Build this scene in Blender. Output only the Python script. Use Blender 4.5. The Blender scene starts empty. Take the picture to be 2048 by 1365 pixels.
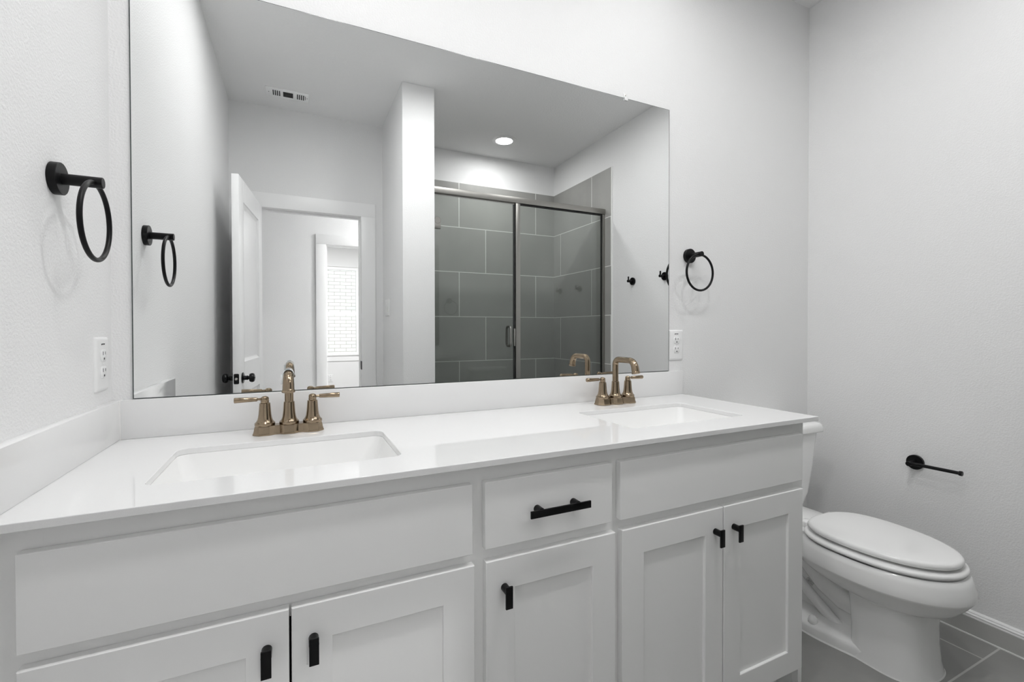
import bpy, bmesh, math, random
from mathutils import Vector, Matrix

random.seed(7)
scene = bpy.context.scene
COL = scene.collection
PI = math.pi

# ------------------------------------------------------------------ camera
cam_data = bpy.data.cameras.new('camera')
cam_data.sensor_fit = 'HORIZONTAL'
cam_data.sensor_width = 36.0
cam_data.lens = 917.244 / 2048 * 36.0
cam_data.shift_y = -12.914 / 2048
cam_data.clip_start = 0.02
camera = bpy.data.objects.new('camera', cam_data)
COL.objects.link(camera)
_f = Vector((0.42679952, 0.90427995, -0.01095173))
_r = Vector((0.90432726, -0.42683776, -0.00131391))
_u = Vector((0.00586276, 0.00934318, 0.99993916))
camera.matrix_world = Matrix(((_r.x, _u.x, -_f.x, 0.40991723),
                              (_r.y, _u.y, -_f.y, -1.44108945),
                              (_r.z, _u.z, -_f.z, 1.15809019),
                              (0, 0, 0, 1)))
scene.camera = camera

# ------------------------------------------------------------------ exposure, sky, sun
vs = scene.view_settings
scene.display_settings.display_device = 'sRGB'
vs.view_transform = 'Standard'
vs.look = 'None'
vs.gamma = 1.0
vs.use_curve_mapping = False
vs.exposure = 0.0
scene.cycles.max_bounces = 12
scene.cycles.diffuse_bounces = 6
scene.cycles.glossy_bounces = 8
scene.cycles.transmission_bounces = 10
scene.cycles.transparent_max_bounces = 16
scene.cycles.caustics_reflective = True
scene.cycles.sample_clamp_indirect = 6.0
scene.cycles.blur_glossy = 0.3

SHOWER_EMIT = 145.0        # emission of each recessed lamp's lens
WALL_EMIT = 95.0           # the two small lamps close to the mirror wall
ROOM_FILL_EMIT = 170.0  # three fill lamps added on the bathroom ceiling, outside the mirror's view
HALL_FILL_EMIT = 900.0  # added hall lamp, out of view, fills through the doorway
BED_FILL_EMIT = 1680.0  # added bedroom lamp, out of view, brightens the far walls

world = bpy.data.worlds.new('world')
scene.world = world
world.use_nodes = True
wn = world.node_tree
wn.nodes.clear()
w_out = wn.nodes.new('ShaderNodeOutputWorld')
w_bg = wn.nodes.new('ShaderNodeBackground')
w_bg.inputs['Color'].default_value = (0.84, 0.92, 1.0, 1)
w_bg.inputs['Strength'].default_value = 1.6
wn.links.new(w_bg.outputs[0], w_out.inputs[0])

sun_d = bpy.data.lights.new('sun', 'SUN')
sun_d.energy = 4.2
sun_d.angle = math.radians(0.6)
sun_d.color = (1.0, 0.97, 0.92)
sun = bpy.data.objects.new('sun', sun_d)
COL.objects.link(sun)
sun.rotation_euler = (math.radians(-38), math.radians(8), 0)   # shines down and away from the house

# ------------------------------------------------------------------ dimensions
W = 2.7227      # right wall
H = 2.7472      # ceiling
YD = -2.2753    # wall with the bathroom door
YP = -1.5357    # end of the partition
PX0, PX1 = 1.0348, 1.2458
YS = -2.4942    # back of the shower
ZC = 0.8886     # top of the counter
CL = 1.8669     # counter length
CD = 0.5683     # counter depth
TT = 2.4716     # top of the shower tile
TP = 0.3991     # tile pitch


# ------------------------------------------------------------------ materials
def mat(name, color, rough=0.5, metal=0.0, spec=0.5, emit=0.0, coat=0.0):
    m = bpy.data.materials.new(name)
    m.use_nodes = True
    b = m.node_tree.nodes['Principled BSDF']
    b.inputs['Base Color'].default_value = (*color, 1)
    b.inputs['Roughness'].default_value = rough
    b.inputs['Metallic'].default_value = metal
    b.inputs['Specular IOR Level'].default_value = spec
    b.inputs['Coat Weight'].default_value = coat
    if emit:
        b.inputs['Emission Color'].default_value = (*color, 1)
        b.inputs['Emission Strength'].default_value = emit
    return m


def nd(m, kind, **kw):
    n = m.node_tree.nodes.new(kind)
    for k, v in kw.items():
        setattr(n, k, v)
    return n


def lk(m, a, b):
    m.node_tree.links.new(a, b)


def position(m):
    return nd(m, 'ShaderNodeNewGeometry').outputs['Position']


def bump(m, height, strength, dist):
    b = nd(m, 'ShaderNodeBump')
    b.inputs['Strength'].default_value = strength
    b.inputs['Distance'].default_value = dist
    lk(m, height, b.inputs['Height'])
    lk(m, b.outputs[0], m.node_tree.nodes['Principled BSDF'].inputs['Normal'])


def paint(name, color, rough=0.6, scale=190.0, strength=0.33, dist=0.0014):
    """painted drywall with an orange-peel texture"""
    m = mat(name, color, rough, spec=0.3)
    n = nd(m, 'ShaderNodeTexNoise')
    n.inputs['Scale'].default_value = scale
    n.inputs['Detail'].default_value = 2.5
    n.inputs['Roughness'].default_value = 0.5
    lk(m, position(m), n.inputs['Vector'])
    r = nd(m, 'ShaderNodeValToRGB')
    r.color_ramp.elements[0].position = 0.36
    r.color_ramp.elements[1].position = 0.66
    lk(m, n.outputs[0], r.inputs[0])
    bump(m, r.outputs[0], strength, dist)
    return m


def math_node(m, op, a, b=None):
    n = nd(m, 'ShaderNodeMath', operation=op)
    for i, v in enumerate((a, b)):
        if v is None:
            continue
        if isinstance(v, (int, float)):
            n.inputs[i].default_value = v
        else:
            lk(m, v, n.inputs[i])
    return n.outputs[0]


def tile_material(name, uaxis, u0, vaxis, v0, tw, th, shift, grout, tcol, gcol, rough, vsign=1.0, cloud=2.2):
    """running-bond tile: rows of height th from v0, joints at u0 + k*tw, every second row moved by shift"""
    m = mat(name, tcol, rough, spec=0.45)
    bsdf = m.node_tree.nodes['Principled BSDF']
    pos = position(m)
    sep = nd(m, 'ShaderNodeSeparateXYZ')
    lk(m, pos, sep.inputs[0])
    u, v = sep.outputs[uaxis], sep.outputs[vaxis]
    vv = math_node(m, 'DIVIDE', math_node(m, 'MULTIPLY', math_node(m, 'SUBTRACT', v, v0), vsign), th)
    row = math_node(m, 'FLOOR', vv)
    odd = math_node(m, 'FLOORED_MODULO', row, 2.0)
    uu = math_node(m, 'DIVIDE', math_node(m, 'SUBTRACT', math_node(m, 'SUBTRACT', u, u0), math_node(m, 'MULTIPLY', odd, shift)), tw)
    fu = math_node(m, 'ABSOLUTE', math_node(m, 'SUBTRACT', math_node(m, 'FRACT', uu), 0.5))
    fv = math_node(m, 'ABSOLUTE', math_node(m, 'SUBTRACT', math_node(m, 'FRACT', vv), 0.5))
    gu = math_node(m, 'GREATER_THAN', fu, 0.5 - grout / 2 / tw)
    gv = math_node(m, 'GREATER_THAN', fv, 0.5 - grout / 2 / th)
    g = math_node(m, 'MAXIMUM', gu, gv)
    n = nd(m, 'ShaderNodeTexNoise')
    n.inputs['Scale'].default_value = cloud
    n.inputs['Detail'].default_value = 7
    n.inputs['Roughness'].default_value = 0.62
    lk(m, pos, n.inputs['Vector'])
    # every tile a slightly different tone
    tile_id = math_node(m, 'ADD', math_node(m, 'MULTIPLY', row, 7.31), math_node(m, 'MULTIPLY', math_node(m, 'FLOOR', uu), 3.17))
    wn_ = nd(m, 'ShaderNodeTexWhiteNoise', noise_dimensions='1D')
    lk(m, tile_id, wn_.inputs['W'])
    tone = math_node(m, 'ADD', math_node(m, 'MULTIPLY', n.outputs[0], 0.5), math_node(m, 'ADD', math_node(m, 'MULTIPLY', wn_.outputs[0], 0.10), 0.70))
    mixc = nd(m, 'ShaderNodeMix', data_type='RGBA', blend_type='MULTIPLY')
    mixc.inputs['Factor'].default_value = 1.0
    mixc.inputs['A'].default_value = (*tcol, 1)
    lk(m, tone, mixc.inputs['B'])
    mixg = nd(m, 'ShaderNodeMix', data_type='RGBA')
    mixg.inputs['B'].default_value = (*gcol, 1)
    lk(m, g, mixg.inputs['Factor'])
    lk(m, mixc.outputs['Result'], mixg.inputs['A'])
    lk(m, mixg.outputs['Result'], bsdf.inputs['Base Color'])
    bump(m, math_node(m, 'SUBTRACT', 1.0, g), 0.35, 0.0012)
    return m


def brushed(name, color, rough):
    m = mat(name, color, rough, 1.0)
    n = nd(m, 'ShaderNodeTexNoise')
    n.inputs['Scale'].default_value = 420
    n.inputs['Detail'].default_value = 2
    lk(m, position(m), n.inputs['Vector'])
    r = nd(m, 'ShaderNodeMapRange')
    r.inputs['To Min'].default_value = rough - 0.05
    r.inputs['To Max'].default_value = rough + 0.07
    lk(m, n.outputs[0], r.inputs['Value'])
    lk(m, r.outputs[0], m.node_tree.nodes['Principled BSDF'].inputs['Roughness'])
    return m


def thin_glass(name, tint, ior=1.5):
    m = bpy.data.materials.new(name)
    m.use_nodes = True
    t = m.node_tree
    t.nodes.clear()
    o = t.nodes.new('ShaderNodeOutputMaterial')
    tr = t.nodes.new('ShaderNodeBsdfTransparent')
    tr.inputs['Color'].default_value = (*tint, 1)
    gl = t.nodes.new('ShaderNodeBsdfGlossy')
    gl.inputs['Roughness'].default_value = 0.0
    fr = t.nodes.new('ShaderNodeFresnel')
    fr.inputs['IOR'].default_value = ior
    mx = t.nodes.new('ShaderNodeMixShader')
    t.links.new(fr.outputs[0], mx.inputs[0])
    t.links.new(tr.outputs[0], mx.inputs[1])
    t.links.new(gl.outputs[0], mx.inputs[2])
    t.links.new(mx.outputs[0], o.inputs[0])
    return m


M = {}
M['wall'] = paint('wall_paint', (0.83, 0.83, 0.83))
M['ceiling'] = paint('ceiling_paint', (0.85, 0.85, 0.85), 0.8, 80, 0.4)
M['trim'] = mat('trim_paint', (0.90, 0.90, 0.90), 0.35)
M['cabinet'] = mat('cabinet_paint', (0.90, 0.90, 0.895), 0.4)
M['quartz'] = mat('white_quartz', (0.86, 0.86, 0.86), 0.035)
_n = nd(M['quartz'], 'ShaderNodeTexNoise')
_n.inputs['Scale'].default_value = 900
_n.inputs['Detail'].default_value = 1
_rr = nd(M['quartz'], 'ShaderNodeMapRange')
_rr.inputs['To Min'].default_value = 0.78
_rr.inputs['To Max'].default_value = 0.84
lk(M['quartz'], position(M['quartz']), _n.inputs['Vector'])
lk(M['quartz'], _n.outputs[0], _rr.inputs['Value'])
lk(M['quartz'], _rr.outputs[0], M['quartz'].node_tree.nodes['Principled BSDF'].inputs['Base Color'])
M['porcelain'] = mat('white_porcelain', (0.89, 0.89, 0.885), 0.08)
M['seat'] = mat('white_seat_plastic', (0.91, 0.91, 0.905), 0.14)
M['bronze'] = brushed('champagne_bronze', (0.32, 0.25, 0.175), 0.16)
M['black'] = mat('matte_black', (0.004, 0.004, 0.0045), 0.36, spec=0.22)
M['blackgloss'] = mat('black_knob', (0.005, 0.005, 0.006), 0.2, spec=0.3)
M['nickel'] = brushed('brushed_nickel', (0.36, 0.35, 0.33), 0.34)
M['mirror'] = mat('mirror_silver', (0.885, 0.895, 0.892), 0.0, 1.0)
M['mirror_edge'] = mat('mirror_edge', (0.05, 0.06, 0.06), 0.2)
M['plate'] = mat('white_plastic', (0.84, 0.84, 0.84), 0.3)
M['slot'] = mat('dark_slot', (0.02, 0.02, 0.02), 0.7)
M['glass'] = thin_glass('shower_glass', (0.955, 0.975, 0.965))
M['pane'] = thin_glass('window_pane', (0.97, 0.98, 0.98))
M['clip'] = mat('clear_clip', (0.80, 0.80, 0.80), 0.15)
M['caulk'] = mat('white_caulk', (0.85, 0.85, 0.84), 0.5)
M['bulb'] = mat('lamp_glow', (1.0, 0.975, 0.95), 0.5, emit=1.0)
M['carpet'] = mat('bedroom_carpet', (0.42, 0.41, 0.40), 0.95)
M['paper'] = mat('white_paper_tag', (0.82, 0.86, 0.87), 0.5)
M['ink'] = mat('blue_ink', (0.03, 0.07, 0.12), 0.6)
M['stamp'] = mat('grey_stamp', (0.13, 0.13, 0.125), 0.7)
M['metal'] = mat('latch_metal', (0.62, 0.60, 0.57), 0.3, 1.0)

TCOL, GCOL = (0.35, 0.348, 0.332), (0.80, 0.80, 0.78)
M['tile_back'] = tile_material('shower_tile_back', 'X', 1.737, 'Z', TT, 0.7755, TP, 0.256, 0.006, TCOL, GCOL, 0.32, -1.0)
M['tile_side'] = tile_material('shower_tile_side', 'Y', -1.853, 'Z', TT, 0.7755, TP, 0.267, 0.006, TCOL, GCOL, 0.32, -1.0)
M['floor'] = tile_material('floor_tile', 'X', 2.583, 'Y', -0.704, 0.78, 0.40, 0.26, 0.006, (0.30, 0.299, 0.288), (0.55, 0.55, 0.53), 0.30, 1.0, 3.0)
M['base_tile'] = mat('baseboard_tile', (0.50, 0.50, 0.485), 0.32)

# painted brick outside the bedroom window
M['brick'] = mat('white_brick', (0.8, 0.8, 0.78), 0.9)
_b = nd(M['brick'], 'ShaderNodeTexBrick')
_b.inputs['Color1'].default_value = (0.80, 0.80, 0.76, 1)
_b.inputs['Color2'].default_value = (0.68, 0.68, 0.67, 1)
_b.inputs['Mortar'].default_value = (0.42, 0.40, 0.37, 1)
_b.inputs['Scale'].default_value = 1.0
_b.inputs['Mortar Size'].default_value = 0.006
_b.inputs['Brick Width'].default_value = 0.235
_b.inputs['Row Height'].default_value = 0.076
_s = nd(M['brick'], 'ShaderNodeSeparateXYZ')
_c = nd(M['brick'], 'ShaderNodeCombineXYZ')
lk(M['brick'], position(M['brick']), _s.inputs[0])
lk(M['brick'], _s.outputs['X'], _c.inputs['X'])
lk(M['brick'], _s.outputs['Z'], _c.inputs['Y'])
lk(M['brick'], _c.outputs[0], _b.inputs['Vector'])
lk(M['brick'], _b.outputs['Color'], M['brick'].node_tree.nodes['Principled BSDF'].inputs['Base Color'])


def emitter(name, color, strength):
    return mat(name, color, 0.5, emit=strength)


# ------------------------------------------------------------------ mesh helpers
class MB:
    """collects shapes; build() links them as ONE mesh object"""

    def __init__(self):
        self.bm = bmesh.new()

    def merge(self, other, M4=None, mi=0):
        me = bpy.data.meshes.new('tmp')
        for f in other.faces:
            f.material_index = mi
        other.to_mesh(me)
        if M4 is not None:
            me.transform(M4)
        self.bm.from_mesh(me)
        bpy.data.meshes.remove(me)
        other.free()

    def box(self, x0, y0, z0, x1, y1, z1, bev=0.0, seg=2, mi=0, rot=None):
        b = bmesh.new()
        bmesh.ops.create_cube(b, size=1.0)
        bmesh.ops.scale(b, vec=(abs(x1 - x0), abs(y1 - y0), abs(z1 - z0)), verts=b.verts)
        if bev > 0:
            bmesh.ops.bevel(b, geom=list(b.edges), offset=bev, segments=seg, affect='EDGES', profile=0.5)
        T = Matrix.Translation(((x0 + x1) / 2, (y0 + y1) / 2, (z0 + z1) / 2))
        if rot is not None:
            T = T @ rot
        self.merge(b, T, mi)
        return self

    def loft(self, loops, cap=True, mi=0, closed=True):
        """loops: lists of points of equal length, skinned one to the next"""
        b = bmesh.new()
        rows = [[b.verts.new(p) for p in lp] for lp in loops]
        n = len(rows[0])
        for a, c in zip(rows, rows[1:]):
            for i in range(n if closed else n - 1):
                j = (i + 1) % n
                b.faces.new((a[i], a[j], c[j], c[i]))
        if cap and closed:
            b.faces.new(list(reversed(rows[0])))
            b.faces.new(rows[-1])
        bmesh.ops.recalc_face_normals(b, faces=b.faces)
        self.merge(b, None, mi)
        return self

    def cyl(self, p0, p1, r, r1=None, n=32, bev=0.0, mi=0):
        p0, p1 = Vector(p0), Vector(p1)
        L = (p1 - p0).length
        r1 = r if r1 is None else r1
        if bev:
            prof = [(0, 0), (r - bev, 0), (r, bev), (r1, L - bev), (r1 - bev, L), (0, L)]
        else:
            prof = [(0, 0), (r, 0), (r1, L), (0, L)]
        return self.lathe(prof, p0, (p1 - p0), n, mi)

    def lathe(self, prof, origin=(0, 0, 0), axis=(0, 0, 1), n=32, mi=0):
        b = bmesh.new()
        rows = []
        for r, h in prof:
            if r < 1e-6:
                rows.append([b.verts.new((0, 0, h))])
            else:
                rows.append([b.verts.new((r * math.cos(2 * PI * i / n), r * math.sin(2 * PI * i / n), h)) for i in range(n)])
        for a, c in zip(rows, rows[1:]):
            for i in range(n):
                j = (i + 1) % n
                if len(a) == 1 and len(c) == 1:
                    continue
                if len(a) == 1:
                    b.faces.new((a[0], c[j], c[i]))
                elif len(c) == 1:
                    b.faces.new((a[i], a[j], c[0]))
                else:
                    b.faces.new((a[i], a[j], c[j], c[i]))
        bmesh.ops.recalc_face_normals(b, faces=b.faces)
        q = Vector((0, 0, 1)).rotation_difference(Vector(axis).normalized())
        self.merge(b, Matrix.Translation(Vector(origin)) @ q.to_matrix().to_4x4(), mi)
        return self

    def tube(self, pts, r, n=20, closed=False, mi=0):
        pts = [Vector(p) for p in pts]
        rs = r if isinstance(r, (list, tuple)) else [r] * len(pts)
        loops = []
        N = len(pts)
        prev = None
        for i, p in enumerate(pts):
            if closed:
                t = (pts[(i + 1) % N] - pts[i - 1]).normalized()
            else:
                t = (pts[min(i + 1, N - 1)] - pts[max(i - 1, 0)]).normalized()
            if prev is None:
                ref = Vector((0, 0, 1)) if abs(t.z) < 0.9 else Vector((1, 0, 0))
                a = t.cross(ref).normalized()
            else:
                a = (prev - t * prev.dot(t)).normalized()
            prev = a
            c = t.cross(a)
            loops.append([p + (a * math.cos(2 * PI * k / n) + c * math.sin(2 * PI * k / n)) * rs[i] for k in range(n)])
        if closed:
            loops.append(loops[0])
            return self.loft(loops, cap=False, mi=mi)
        return self.loft(loops, mi=mi)

    def torus(self, centre, normal, R, r, n=64, m=16, mi=0):
        nrm = Vector(normal).normalized()
        a = nrm.orthogonal().normalized()
        b = nrm.cross(a)
        pts = [Vector(centre) + (a * math.cos(2 * PI * i / n) + b * math.sin(2 * PI * i / n)) * R for i in range(n)]
        loops = []
        for i, p in enumerate(pts):
            rad = (p - Vector(centre)).normalized()
            loops.append([p + (rad * math.cos(2 * PI * k / m) + nrm * math.sin(2 * PI * k / m)) * r for k in range(m)])
        loops.append(loops[0])
        return self.loft(loops, cap=False, mi=mi)

    def prism(self, outer, z0, z1, holes=(), bev=0.0, mi=0):
        """flat outline (with holes) in x,y pulled from z0 up to z1"""
        b = bmesh.new()
        edges = []
        for loop in [outer] + list(holes):
            vsx = [b.verts.new((p[0], p[1], z0)) for p in loop]
            edges += [b.edges.new((vsx[i], vsx[(i + 1) % len(vsx)])) for i in range(len(vsx))]
        bmesh.ops.triangle_fill(b, use_beauty=True, use_dissolve=False, edges=edges)
        fs = list(b.faces)
        r = bmesh.ops.extrude_face_region(b, geom=fs)
        vsx = [g for g in r['geom'] if isinstance(g, bmesh.types.BMVert)]
        bmesh.ops.translate(b, vec=(0, 0, z1 - z0), verts=vsx)
        bmesh.ops.recalc_face_normals(b, faces=b.faces)
        self.merge(b, None, mi)
        return self

    def build(self, name, material, parent=None, angle=35):
        me = bpy.data.meshes.new(name)
        off = Vector((0, 0, 0))
        p = parent
        while p is not None:
            off += p.location
            p = p.parent
        bmesh.ops.remove_doubles(self.bm, verts=self.bm.verts, dist=1e-6)
        for f in self.bm.faces:
            f.smooth = True
        self.bm.to_mesh(me)
        self.bm.free()
        if off.length > 0:
            me.transform(Matrix.Translation(-off))
        me.set_sharp_from_angle(angle=math.radians(angle))
        for m in (material if isinstance(material, (list, tuple)) else [material]):
            me.materials.append(m)
        o = bpy.data.objects.new(name, me)
        COL.objects.link(o)
        o.parent = parent
        return o


def tag(o, label, cat, group=None, kind=None):
    o['label'] = label
    o['category'] = cat
    if group:
        o['group'] = group
    if kind:
        o['kind'] = kind
    return o


def thing(name, label, cat, loc=(0, 0, 0), group=None, kind=None):
    o = bpy.data.objects.new(name, None)
    o.empty_display_size = 0.05
    o.location = loc
    COL.objects.link(o)
    return tag(o, label, cat, group, kind)


def copy_thing(root, loc, label=None, rotz=0.0):
    def rec(o, parent):
        c = o.copy()
        COL.objects.link(c)
        c.parent = parent
        for k in [x for x in bpy.data.objects if x.parent == o]:
            rec(k, c)
        return c
    c = rec(root, None)
    c.location = loc
    c.rotation_euler = (0, 0, rotz)
    if label:
        c['label'] = label
    return c


def structure(name, mb, material, label, cat, parent=None):
    o = mb.build(name, material, parent)
    return tag(o, label, cat, kind='structure')


def rrect(x0, y0, x1, y1, r, z=None, n=6):
    pts = []
    for cx, cy, a0 in ((x1 - r, y1 - r, 0), (x0 + r, y1 - r, 90), (x0 + r, y0 + r, 180), (x1 - r, y0 + r, 270)):
        for k in range(n + 1):
            a = math.radians(a0 + 90 * k / n)
            p = (cx + r * math.cos(a), cy + r * math.sin(a))
            pts.append(p if z is None else (p[0], p[1], z))
    return pts


# ================================================================== THE ROOM
T = 0.115
structure('floor', MB().box(-0.12, YD - 0.06, -0.08, W + 0.12, 0.12, 0.0), M['floor'], 'grey large format tile floor of the bathroom beside the toilet', 'floor')
structure('ceiling', MB().box(-2.6, -7.12, H, 3.8, 0.12, H + 0.12), M['ceiling'], 'flat light grey painted ceiling over the whole room', 'ceiling')
structure('wall_back', MB().box(-0.12, 0.0, 0.0, W + 0.12, 0.12, H), M['wall'], 'white textured wall behind the big mirror and the vanity', 'wall')
structure('wall_left', MB().box(-0.12, YD, 0.0, 0.0, 0.0, H), M['wall'], 'white textured wall at the left end of the vanity', 'wall')
structure('wall_right', MB().box(W, YS - T, 0.0, W + 0.12, 0.0, H), M['wall'], 'white textured wall beside the toilet and the paper holder', 'wall')

DX0, DX1, DZ = 0.171, 0.871, 2.028      # bathroom door opening
mb = MB()
mb.box(-0.12, YD - T, 0, DX0 - 0.018, YD, H)
mb.box(DX1 + 0.018, YD - T, 0, PX0, YD, H)
mb.box(DX0 - 0.018, YD - T, DZ + 0.018, DX1 + 0.018, YD, H)
structure('wall_front', mb, M['wall'], 'white wall around the open bathroom doorway seen in the mirror', 'wall')
structure('wall_partition', MB().box(PX0, YS - T, 0, PX1, YP, H, 0.004), M['wall'], 'white partition between the bathroom doorway and the shower', 'wall')
structure('wall_shower_back', MB().box(PX1, YS - T, 0, W, YS, H), M['wall'], 'white wall above the tile at the back of the shower', 'wall')

# shower tile skins, curb and floor
structure('wall_shower_tile_back', MB().box(PX1, YS, 0.02, W, YS + 0.006, TT), M['tile_back'], 'grey wall tile at the back of the shower behind the glass', 'wall')
structure('wall_shower_tile_right', MB().box(W - 0.006, YS + 0.006, 0.02, W, -1.58, TT), M['tile_side'], 'grey wall tile on the side of the shower near the robe hooks', 'wall')
structure('wall_shower_tile_left', MB().box(PX1, YS + 0.006, 0.02, PX1 + 0.006, -1.58, TT), M['tile_side'], 'grey wall tile on the shower side of the white partition', 'wall')
structure('trim_1', MB().box(W - 0.009, -1.58, 0.02, W, -1.574, TT, 0.001), M['caulk'], 'thin white edge strip ending the shower side tile', 'trim')
structure('floor_shower', MB().box(PX1, YS, 0.0, W, -1.73, 0.03).box(PX1, -1.74, 0.0, W, -1.62, 0.11, 0.004), M['base_tile'], 'grey shower floor and curb below the glass door', 'floor')

# bathroom door casing and jambs
mb = MB()
cz, cw, ct = DZ + 0.102, 0.105, 0.018
mb.box(DX0 - cw, YD, 0, DX0, YD + ct, DZ, 0.002)
mb.box(DX1, YD, 0, DX1 + cw, YD + ct, DZ, 0.002)
mb.box(DX0 - cw, YD, DZ, DX1 + cw, YD + ct, cz, 0.002)
mb.box(DX0 - 0.018, YD - T, 0, DX0, YD, DZ + 0.018)
mb.box(DX1, YD - T, 0, DX1 + 0.018, YD, DZ + 0.018)
mb.box(DX0, YD - T, DZ, DX1, YD, DZ + 0.018)
mb.box(DX0, YD - 0.075, 0, DX0 + 0.011, YD - 0.04, DZ)
mb.box(DX1 - 0.011, YD - 0.075, 0, DX1, YD - 0.04, DZ)
mb.box(DX0 + 0.011, YD - 0.075, DZ - 0.011, DX1 - 0.011, YD - 0.04, DZ)
trim = structure('trim_2', mb, M['trim'], 'white flat casing framing the bathroom doorway', 'trim')
MB().box(DX1 - 0.002, YD - 0.039, 0.85, DX1 + 0.001, YD + 0.0185, 0.915, 0.0006).build('strike_plate', M['black'], trim)

# bathroom door leaf, swung fully open against the left wall
DL, DT = 0.700, 0.036
ang = math.atan2(0.700, -0.074)
P_h = Vector((0.2, -2.25, 0))


def leaf_pt(u, d, z):
    """u along the leaf from the hinge, d back from its room face"""
    a = Vector((-0.074, 0.700, 0)).normalized()
    nb = Vector((-a.y, a.x, 0))
    return P_h + a * u + nb * d + Vector((0, 0, z))


door = thing('door_1', 'white two-panel bathroom door standing wide open in the mirror', 'door', P_h, kind='structure')
door['kind'] = 'structure'
LM = Matrix((( -0.074 / 0.7039, -0.700 / 0.7039, 0, P_h.x), (0.700 / 0.7039, -0.074 / 0.7039, 0, P_h.y), (0, 0, 1, 0), (0, 0, 0, 1)))


def leaf_mesh():
    m = MB()
    Z0, Z1 = 0.012, 2.032
    st, zr = 0.118, (0.21, 0.79, 0.972, 1.905)
    m.box(0, 0, Z0, st, DT, Z1, 0.0015)
    m.box(DL - st, 0, Z0, DL, DT, Z1, 0.0015)
    m.box(st, 0, Z0, DL - st, DT, zr[0])
    m.box(st, 0, zr[1], DL - st, DT, zr[2])
    m.box(st, 0, zr[3], DL - st, DT, Z1)
    for z0, z1 in ((zr[0], zr[1]), (zr[2], zr[3])):
        u0, u1 = st, DL - st
        for d0, s in ((0, 1), (DT, -1)):
            loops = []
            for inset, dep in ((0, 0.0), (0.003, 0.006), (0.014, 0.013), (0.020, 0.015), (0.024, 0.015), (0.055, 0.006)):
                d = d0 + s * dep
                loops.append([(u0 + inset, d, z0 + inset), (u1 - inset, d, z0 + inset), (u1 - inset, d, z1 - inset), (u0 + inset, d, z1 - inset)])
            b = bmesh.new()
            rows = [[b.verts.new(p) for p in lp] for lp in loops]
            for a, c in zip(rows, rows[1:]):
                for i in range(4):
                    b.faces.new((a[i], a[(i + 1) % 4], c[(i + 1) % 4], c[i]))
            b.faces.new(rows[-1])
            m.merge(b)
    m.bm.transform(LM)
    return m


leaf_mesh().build('leaf', M['trim'], door, 25)
# knobs on both faces, latch plate in the edge
kz, ku = 0.882, DL - 0.06
for side, nm in ((-1, 'door_knob'), (1, 'door_knob')):
    base = leaf_pt(ku, 0 if side < 0 else DT, kz)
    ax = leaf_pt(ku, 0 if side < 0 else DT, kz) - leaf_pt(ku, 0.018, kz)
    MB().lathe([(0, 0), (0.031, 0), (0.032, 0.004), (0.027, 0.007), (0.013, 0.009), (0.012, 0.022), (0.014, 0.026), (0.010, 0.030), (0.011, 0.034),
                (0.022, 0.037), (0.026, 0.044), (0.0265, 0.052), (0.023, 0.060), (0.015, 0.0635), (0.006, 0.0645), (0.0045, 0.063), (0, 0.063)], base, ax, 32).build(nm, M['blackgloss'], door)
a_dir = Vector((-0.074, 0.700, 0)).normalized()
q = a_dir.to_track_quat('Y', 'Z').to_matrix().to_4x4()
mbp = MB()
mbp.prism(rrect(-0.013, -0.029, 0.013, 0.029, 0.006), 0, 0.0015)
mbp.bm.transform(Matrix.Translation(leaf_pt(DL, DT / 2, kz)) @ a_dir.to_track_quat('Z', 'Y').to_matrix().to_4x4())
plate = mbp.build('latch_plate', M['black'], door)
MB().cyl(leaf_pt(DL, DT / 2, kz), leaf_pt(DL + 0.010, DT / 2, kz), 0.0085, 0.006, bev=0.001).build('latch_bolt', M['metal'], plate)

# ---- hall and bedroom seen through the doorway
HY = -3.6
structure('floor_hall', MB().box(-2.6, -7.12, -0.08, 3.8, YD - 0.06, -0.002), M['carpet'], 'floor of the hall and bedroom beyond the bathroom doorway', 'floor')
structure('wall_hall_left', MB().box(-1.35, HY, 0, -1.23, YD - T, H), M['wall'], 'white end wall of the hall outside the bathroom', 'wall')
structure('wall_hall_right', MB().box(W + 0.12, HY, 0, W + 0.24, YS - T, H).box(W, YS - T - 0.1, 0, W + 0.24, YS - T, H), M['wall'], 'white far end wall of the hall behind the shower', 'wall')
structure('wall_hall_front', MB().box(-1.35, YD - T, 0, -0.12, YD, H), M['wall'], 'white hall wall in line with the bathroom doorway', 'wall')
BX0, BX1, BZ = 0.696, 1.50, 2.024
mb = MB()
mb.box(-1.35, HY - 0.115, 0, BX0 - 0.018, HY, H)
mb.box(BX1 + 0.018, HY - 0.115, 0, W + 0.24, HY, H)
mb.box(BX0 - 0.018, HY - 0.115, BZ + 0.018, BX1 + 0.018, HY, H)
structure('wall_hall_back', mb, M['wall'], 'white hall wall with a cased opening to the bedroom', 'wall')
mb = MB()
cw2 = 0.098
mb.box(BX0 - cw2, HY, 0, BX0, HY + 0.018, BZ, 0.002)
mb.box(BX1, HY, 0, BX1 + cw2, HY + 0.018, BZ, 0.002)
mb.box(BX0 - cw2, HY, BZ, BX1 + cw2, HY + 0.018, BZ + cw2, 0.002)
mb.box(BX0 - 0.018, HY - 0.115, 0, BX0, HY, BZ + 0.018)
mb.box(BX1, HY - 0.115, 0, BX1 + 0.018, HY, BZ + 0.018)
mb.box(BX0, HY - 0.115, BZ, BX1, HY, BZ + 0.018)
mb.box(BX0 + 0.012, HY - 0.075, BZ - 0.012, BX1, HY - 0.04, BZ)
mb.box(BX0, HY - 0.075, 0, BX0 + 0.012, HY - 0.04, BZ)
structure('trim_3', mb, M['trim'], 'white casing framing the bedroom opening across the hall', 'trim')
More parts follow.
